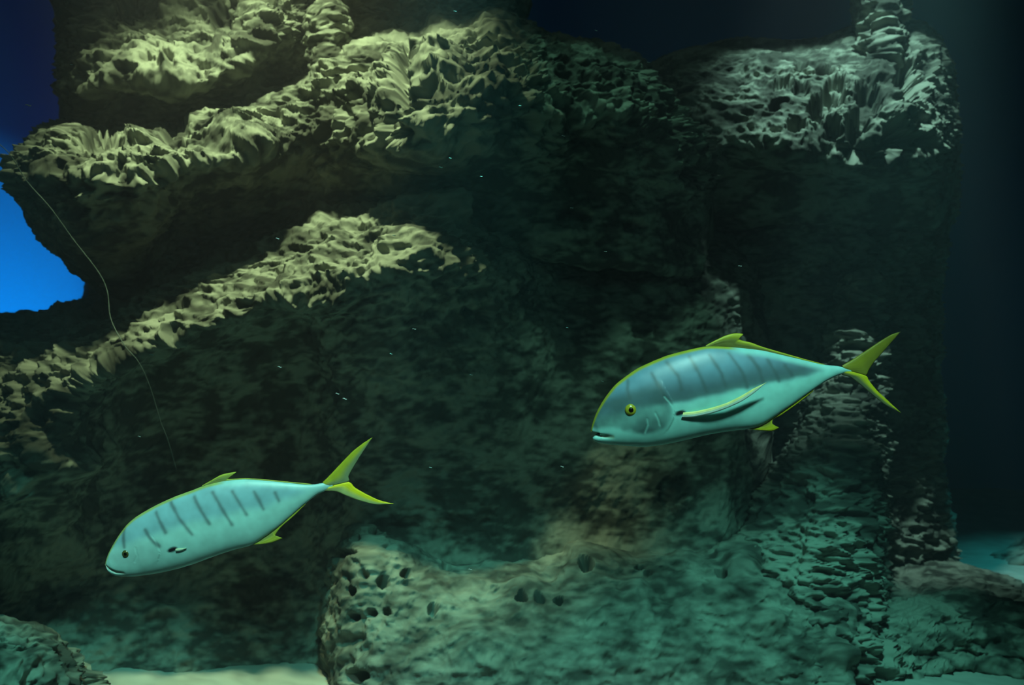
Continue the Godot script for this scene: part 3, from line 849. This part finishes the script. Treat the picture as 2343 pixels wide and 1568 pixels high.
func fishes() -> void:
	var iris := plain(Color(0.62, 0.62, 0.16), 0.25)
	mats.iris = iris
	mats.iris_dark = plain(Color(0.30, 0.33, 0.16), 0.25)
	mats.pupil = plain(Color(0.01, 0.01, 0.012), 0.15)
	var right := {
		"label": "grey-backed trevally with a long pale side fin and slightly open mouth", "seed": 1.0,
		"ox": 1320.0, "oy": 730.0, "k": 780.0 / 2343.0, "cx": 1640.0, "cy": 915.0, "d": 1.80, "turn": 0.246,
		"top": [[96, 768], [104, 728], [122, 675], [150, 612], [200, 532], [262, 455], [332, 398], [420, 338], [520, 292], [620, 252], [750, 217], [880, 190], [1000, 190], [1150, 202], [1280, 218], [1400, 246], [1550, 281], [1700, 316], [1835, 325], [1880, 330]],
		"bottom": [[98, 800], [112, 832], [150, 852], [220, 862], [300, 870], [400, 877], [480, 879], [620, 860], [760, 830], [900, 796], [1050, 771], [1180, 756], [1240, 742], [1300, 714], [1400, 646], [1500, 577], [1600, 504], [1700, 435], [1780, 394], [1840, 380], [1890, 378]],
		"mouth": [[94, 794], [130, 800], [190, 806], [250, 808]], "gape": 0.0034, "open": 1.0,
		"gill": [[560, 400], [590, 470], [630, 540], [655, 610], [650, 680], [615, 750], [560, 810]],
		"creases": [[[470, 680], [478, 720], [458, 775]], [[525, 640], [548, 690], [556, 725]], [[585, 530], [640, 590], [655, 640]]],
		"flank": [[96, 700], [300, 640], [640, 560], [900, 520], [1100, 470], [1300, 432], [1500, 395], [1700, 345], [1890, 340]],
		"stripes": [[[345, 420], [340, 480], [352, 545]], [[505, 375], [560, 480], [600, 545]], [[610, 300], [680, 390], [700, 480]], [[765, 262], [825, 380], [872, 495]], [[900, 250], [975, 370], [1000, 455]], [[1035, 238], [1120, 365], [1150, 465]], [[1170, 245], [1240, 350], [1260, 430]], [[1300, 280], [1350, 370], [1372, 425]], [[1420, 320], [1465, 385]]],
		"bar": Color(0.055, 0.10, 0.11), "bars": 0.85, "band": 0.8, "pec_out": 0.08, "pec_z": 0.97,
		"spot": [692, 640], "eye": [360, 620], "eye_r": 13.5, "iris": "iris",
		"belly": Color(0.31, 0.74, 0.69), "back": Color(0.13, 0.29, 0.39), "contrast": 1.0, "cheek": Color(0.055, 0.11, 0.115), "cheek_amount": 0.95, "ridge": Color(0.32, 0.36, 0.03), "ridge_amount": 1.0, "ridge_end": 0.62, "lip": Color(0.38, 0.55, 0.36),
		"dorsal": [[[890, 200], [930, 198], [970, 196], [1000, 196], [1030, 198], [1060, 200], [1150, 210], [1280, 226], [1400, 255], [1550, 291], [1700, 324]], [[885, 182], [950, 148], [1020, 115], [1080, 99], [1143, 104], [1115, 142], [1200, 164], [1280, 194], [1400, 229], [1550, 272], [1700, 312]]],
		"anal": [[[1170, 748], [1220, 738], [1260, 722], [1290, 706], [1320, 690], [1350, 670], [1400, 637], [1500, 567], [1620, 482]], [[1180, 758], [1280, 769], [1345, 771], [1392, 750], [1346, 730], [1345, 694], [1412, 656], [1513, 585], [1625, 496]]],
		"tail_up": [[[1820, 322], [1900, 275], [1990, 215], [2080, 155], [2160, 108], [2222, 88]], [[1850, 350], [1985, 390], [2002, 360], [2040, 300], [2110, 220], [2222, 91]]],
		"tail_low": [[[1820, 385], [1880, 403], [1950, 455], [2030, 522], [2120, 592], [2226, 648]], [[1850, 350], [1985, 390], [2008, 425], [2060, 490], [2135, 560], [2226, 645]]],
		"pectoral": [[[712, 636], [800, 626], [900, 602], [1000, 570], [1100, 520], [1180, 472], [1265, 430]], [[700, 672], [780, 668], [900, 642], [1000, 606], [1100, 560], [1190, 497], [1265, 432]]],
		"pec_edge": Color(0.85, 0.85, 0.30), "pec_in": Color(0.60, 0.80, 0.75), "fin_in": Color(0.15, 0.16, 0.03), "fin_edge": Color(0.46, 0.47, 0.012),
		"tail_edge": Color(0.24, 0.245, 0.010), "tail_in": Color(0.20, 0.21, 0.02), "tail_low_edge": Color(0.13, 0.16, 0.08), "tail_low_in": Color(0.56, 0.55, 0.008),
	}
	fish(right)
	var left := {
		"label": "pale silver trevally with thin dark bars and a bright yellow lower tail lobe", "seed": 4.0,
		"ox": 220.0, "oy": 980.0, "k": 700.0 / 2343.0, "cx": 520.0, "cy": 1180.0, "d": 1.90, "turn": 0.36,
		"top": [[70, 1042], [80, 1000], [98, 955], [122, 908], [170, 828], [232, 745], [300, 684], [380, 634], [480, 580], [600, 526], [720, 482], [840, 437], [950, 410], [1050, 396], [1150, 391], [1280, 400], [1450, 416], [1600, 432], [1690, 428], [1750, 412], [1800, 405]],
		"bottom": [[74, 1060], [95, 1098], [125, 1122], [180, 1134], [300, 1135], [450, 1115], [600, 1084], [750, 1040], [850, 1002], [950, 966], [1060, 931], [1200, 892], [1300, 828], [1400, 755], [1500, 668], [1600, 580], [1700, 505], [1770, 480], [1830, 478]],
		"mouth": [[72, 1052], [110, 1078], [160, 1098], [230, 1105]], "gape": 0.0024, "open": 0.08,
		"gill": [[420, 770], [490, 850], [520, 930], [500, 1000], [440, 1070]],
		"creases": [[[330, 900], [345, 960], [320, 1010]]],
		"flank": [[70, 930], [300, 860], [600, 760], [900, 690], [1100, 640], [1300, 590], [1500, 530], [1700, 470], [1830, 440]],
		"stripes": [[[225, 760], [228, 830], [240, 900]], [[405, 765], [450, 830], [515, 885]], [[480, 640], [530, 720], [565, 780]], [[590, 565], [670, 680], [765, 795]], [[770, 520], [830, 620], [895, 715]], [[910, 485], [985, 600], [1062, 725]], [[1060, 480], [1120, 570], [1170, 650]], [[1222, 480], [1260, 545], [1295, 610]], [[1380, 490], [1410, 550]]],
		"bar": Color(0.09, 0.15, 0.16), "bars": 0.95, "band": 0.0, "pec_out": 0.0, "pec_z": 0.92,
		"spot": [615, 912], "eye": [252, 950], "eye_r": 9.0, "iris": "iris_dark",
		"belly": Color(0.40, 0.82, 0.78), "back": Color(0.21, 0.46, 0.56), "contrast": 0.8, "cheek": Color(0.3, 0.5, 0.5), "cheek_amount": 0.35, "ridge": Color(0.40, 0.48, 0.04), "ridge_amount": 0.8, "ridge_end": 0.60, "lip": Color(0.45, 0.60, 0.5),
		"dorsal": [[[815, 452], [860, 440], [900, 428], [940, 420], [960, 416], [1050, 406], [1150, 400], [1280, 408], [1450, 424], [1650, 438]], [[812, 440], [885, 398], [965, 355], [1075, 335], [1010, 388], [1050, 388], [1150, 383], [1280, 391], [1450, 408], [1650, 427]]],
		"anal": [[[1195, 885], [1230, 864], [1270, 838], [1310, 812], [1345, 786], [1400, 745], [1500, 658], [1600, 570]], [[1205, 893], [1300, 886], [1370, 870], [1428, 843], [1372, 826], [1415, 760], [1512, 675], [1605, 583]]],
		"tail_up": [[[1735, 415], [1800, 350], [1880, 265], [1960, 182], [2040, 118], [2116, 70]], [[1790, 445], [1935, 412], [1935, 372], [1970, 305], [2030, 205], [2116, 74]]],
		"tail_low": [[[1750, 480], [1840, 486], [1920, 520], [2020, 556], [2140, 584], [2277, 582]], [[1790, 445], [1935, 412], [1985, 456], [2075, 508], [2170, 552], [2277, 579]]],
		"pectoral": [[[640, 905], [660, 902], [690, 900], [720, 900]], [[640, 925], [665, 924], [695, 915], [720, 902]]],
		"pec_edge": Color(0.6, 0.75, 0.5), "pec_in": Color(0.50, 0.75, 0.66), "fin_in": Color(0.26, 0.32, 0.10), "fin_edge": Color(0.52, 0.58, 0.06),
		"tail_edge": Color(0.44, 0.48, 0.02), "tail_in": Color(0.24, 0.32, 0.16), "tail_low_edge": Color(0.55, 0.66, 0.25), "tail_low_in": Color(0.90, 0.82, 0.008),
	}
	fish(left)

# ------------------------------------------------------------------ thread and drifting particles

func tube(points: Array, radius: float, sides: int, per: int) -> ArrayMesh:
	var line := []
	for k in points.size() - 1:
		var a: Vector3 = points[k]
		var b: Vector3 = points[k + 1]
		var pre: Vector3 = points[k - 1] if k > 0 else 2.0 * a - b
		var post: Vector3 = points[k + 2] if k + 2 < points.size() else 2.0 * b - a
		for i in per + (1 if k == points.size() - 2 else 0):
			line.append(a.cubic_interpolate(b, pre, post, float(i) / per))
	var v := PackedVector3Array()
	for i in line.size():
		var p: Vector3 = line[i]
		var dirn: Vector3 = (line[mini(i + 1, line.size() - 1)] - line[maxi(i - 1, 0)]).normalized()
		var x := dirn.cross(Vector3(0.3, 0.2, 1)).normalized()
		var y := dirn.cross(x)
		var end := 0.15 if i == 0 or i == line.size() - 1 else 1.0
		var r: float = radius * end * (1.0 + 0.5 * n_tone2.get_noise_3dv(p * 3.0))
		for s in sides:
			v.append(p + (x * cos(TAU * s / sides) + y * sin(TAU * s / sides)) * r)
	return grid_mesh(v, line.size(), sides, true, PackedColorArray(), false)

func small_things() -> void:
	var thread_m := plain(Color(0.33, 0.38, 0.38), 0.6)
	var path := []
	for p in [[-40, 300, 3.0], [20, 350, 3.0], [62, 415, 3.02], [115, 475, 3.02], [168, 548, 3.04], [225, 622, 3.05], [246, 668, 3.05], [254, 730, 3.03], [285, 790, 3.0], [318, 830, 3.0], [345, 890, 3.02], [366, 960, 3.04], [385, 1010, 3.06], [404, 1075, 3.1]]:
		path.append(P(p[0], p[1], p[2]))
	var th := part("thread", tube(path, 0.0013, 6, 8), thread_m, self)
	tag(th, "thin pale thread hanging down past the ledges into the shade of the cliff", "thread")
	var speck_m := plain(Color(0.8, 0.85, 0.85), 0.5)
	var shape := []
	for k in 7:
		var t := k / 6.0
		shape.append(Vector3((t - 0.5) * 0.0075, 0.0007 * sin(t * TAU), 0))
	var speck := tube(shape, 0.0007, 6, 3)
	var rng := RandomNumberGenerator.new()
	rng.seed = 77
	for s in [[65, 241, 1.4], [347, 812, 1.3], [1008, 383, 1.0], [1289, 311, 0.9], [1308, 476, 0.9], [1030, 362, 0.7], [1101, 404, 0.7], [1190, 242, 0.7], [1484, 143, 0.8], [1364, 70, 0.8], [1042, 26, 0.8], [948, 753, 0.9], [895, 810, 0.8],
			[902, 539, 0.8], [1385, 576, 0.7], [1298, 750, 0.7], [1078, 858, 0.8], [1378, 873, 0.8], [1076, 1303, 1.0], [1286, 1068, 0.8], [985, 1070, 0.8], [640, 840, 1.0], [319, 999, 0.8], [772, 901, 0.8], [789, 913, 0.9], [635, 546, 0.8], [1693, 609, 0.8], [164, 148, 0.8]]:
		var o := part("drifting_particle", speck, speck_m, self)
		o.position = P(s[0], s[1], rng.randf_range(1.7, 2.3))
		o.rotation.z = rng.randf_range(-0.15, 0.15)
		o.scale = Vector3.ONE * s[2]
		tag(o, "tiny white particle drifting in the open water", "particle", "particles drifting in the water")
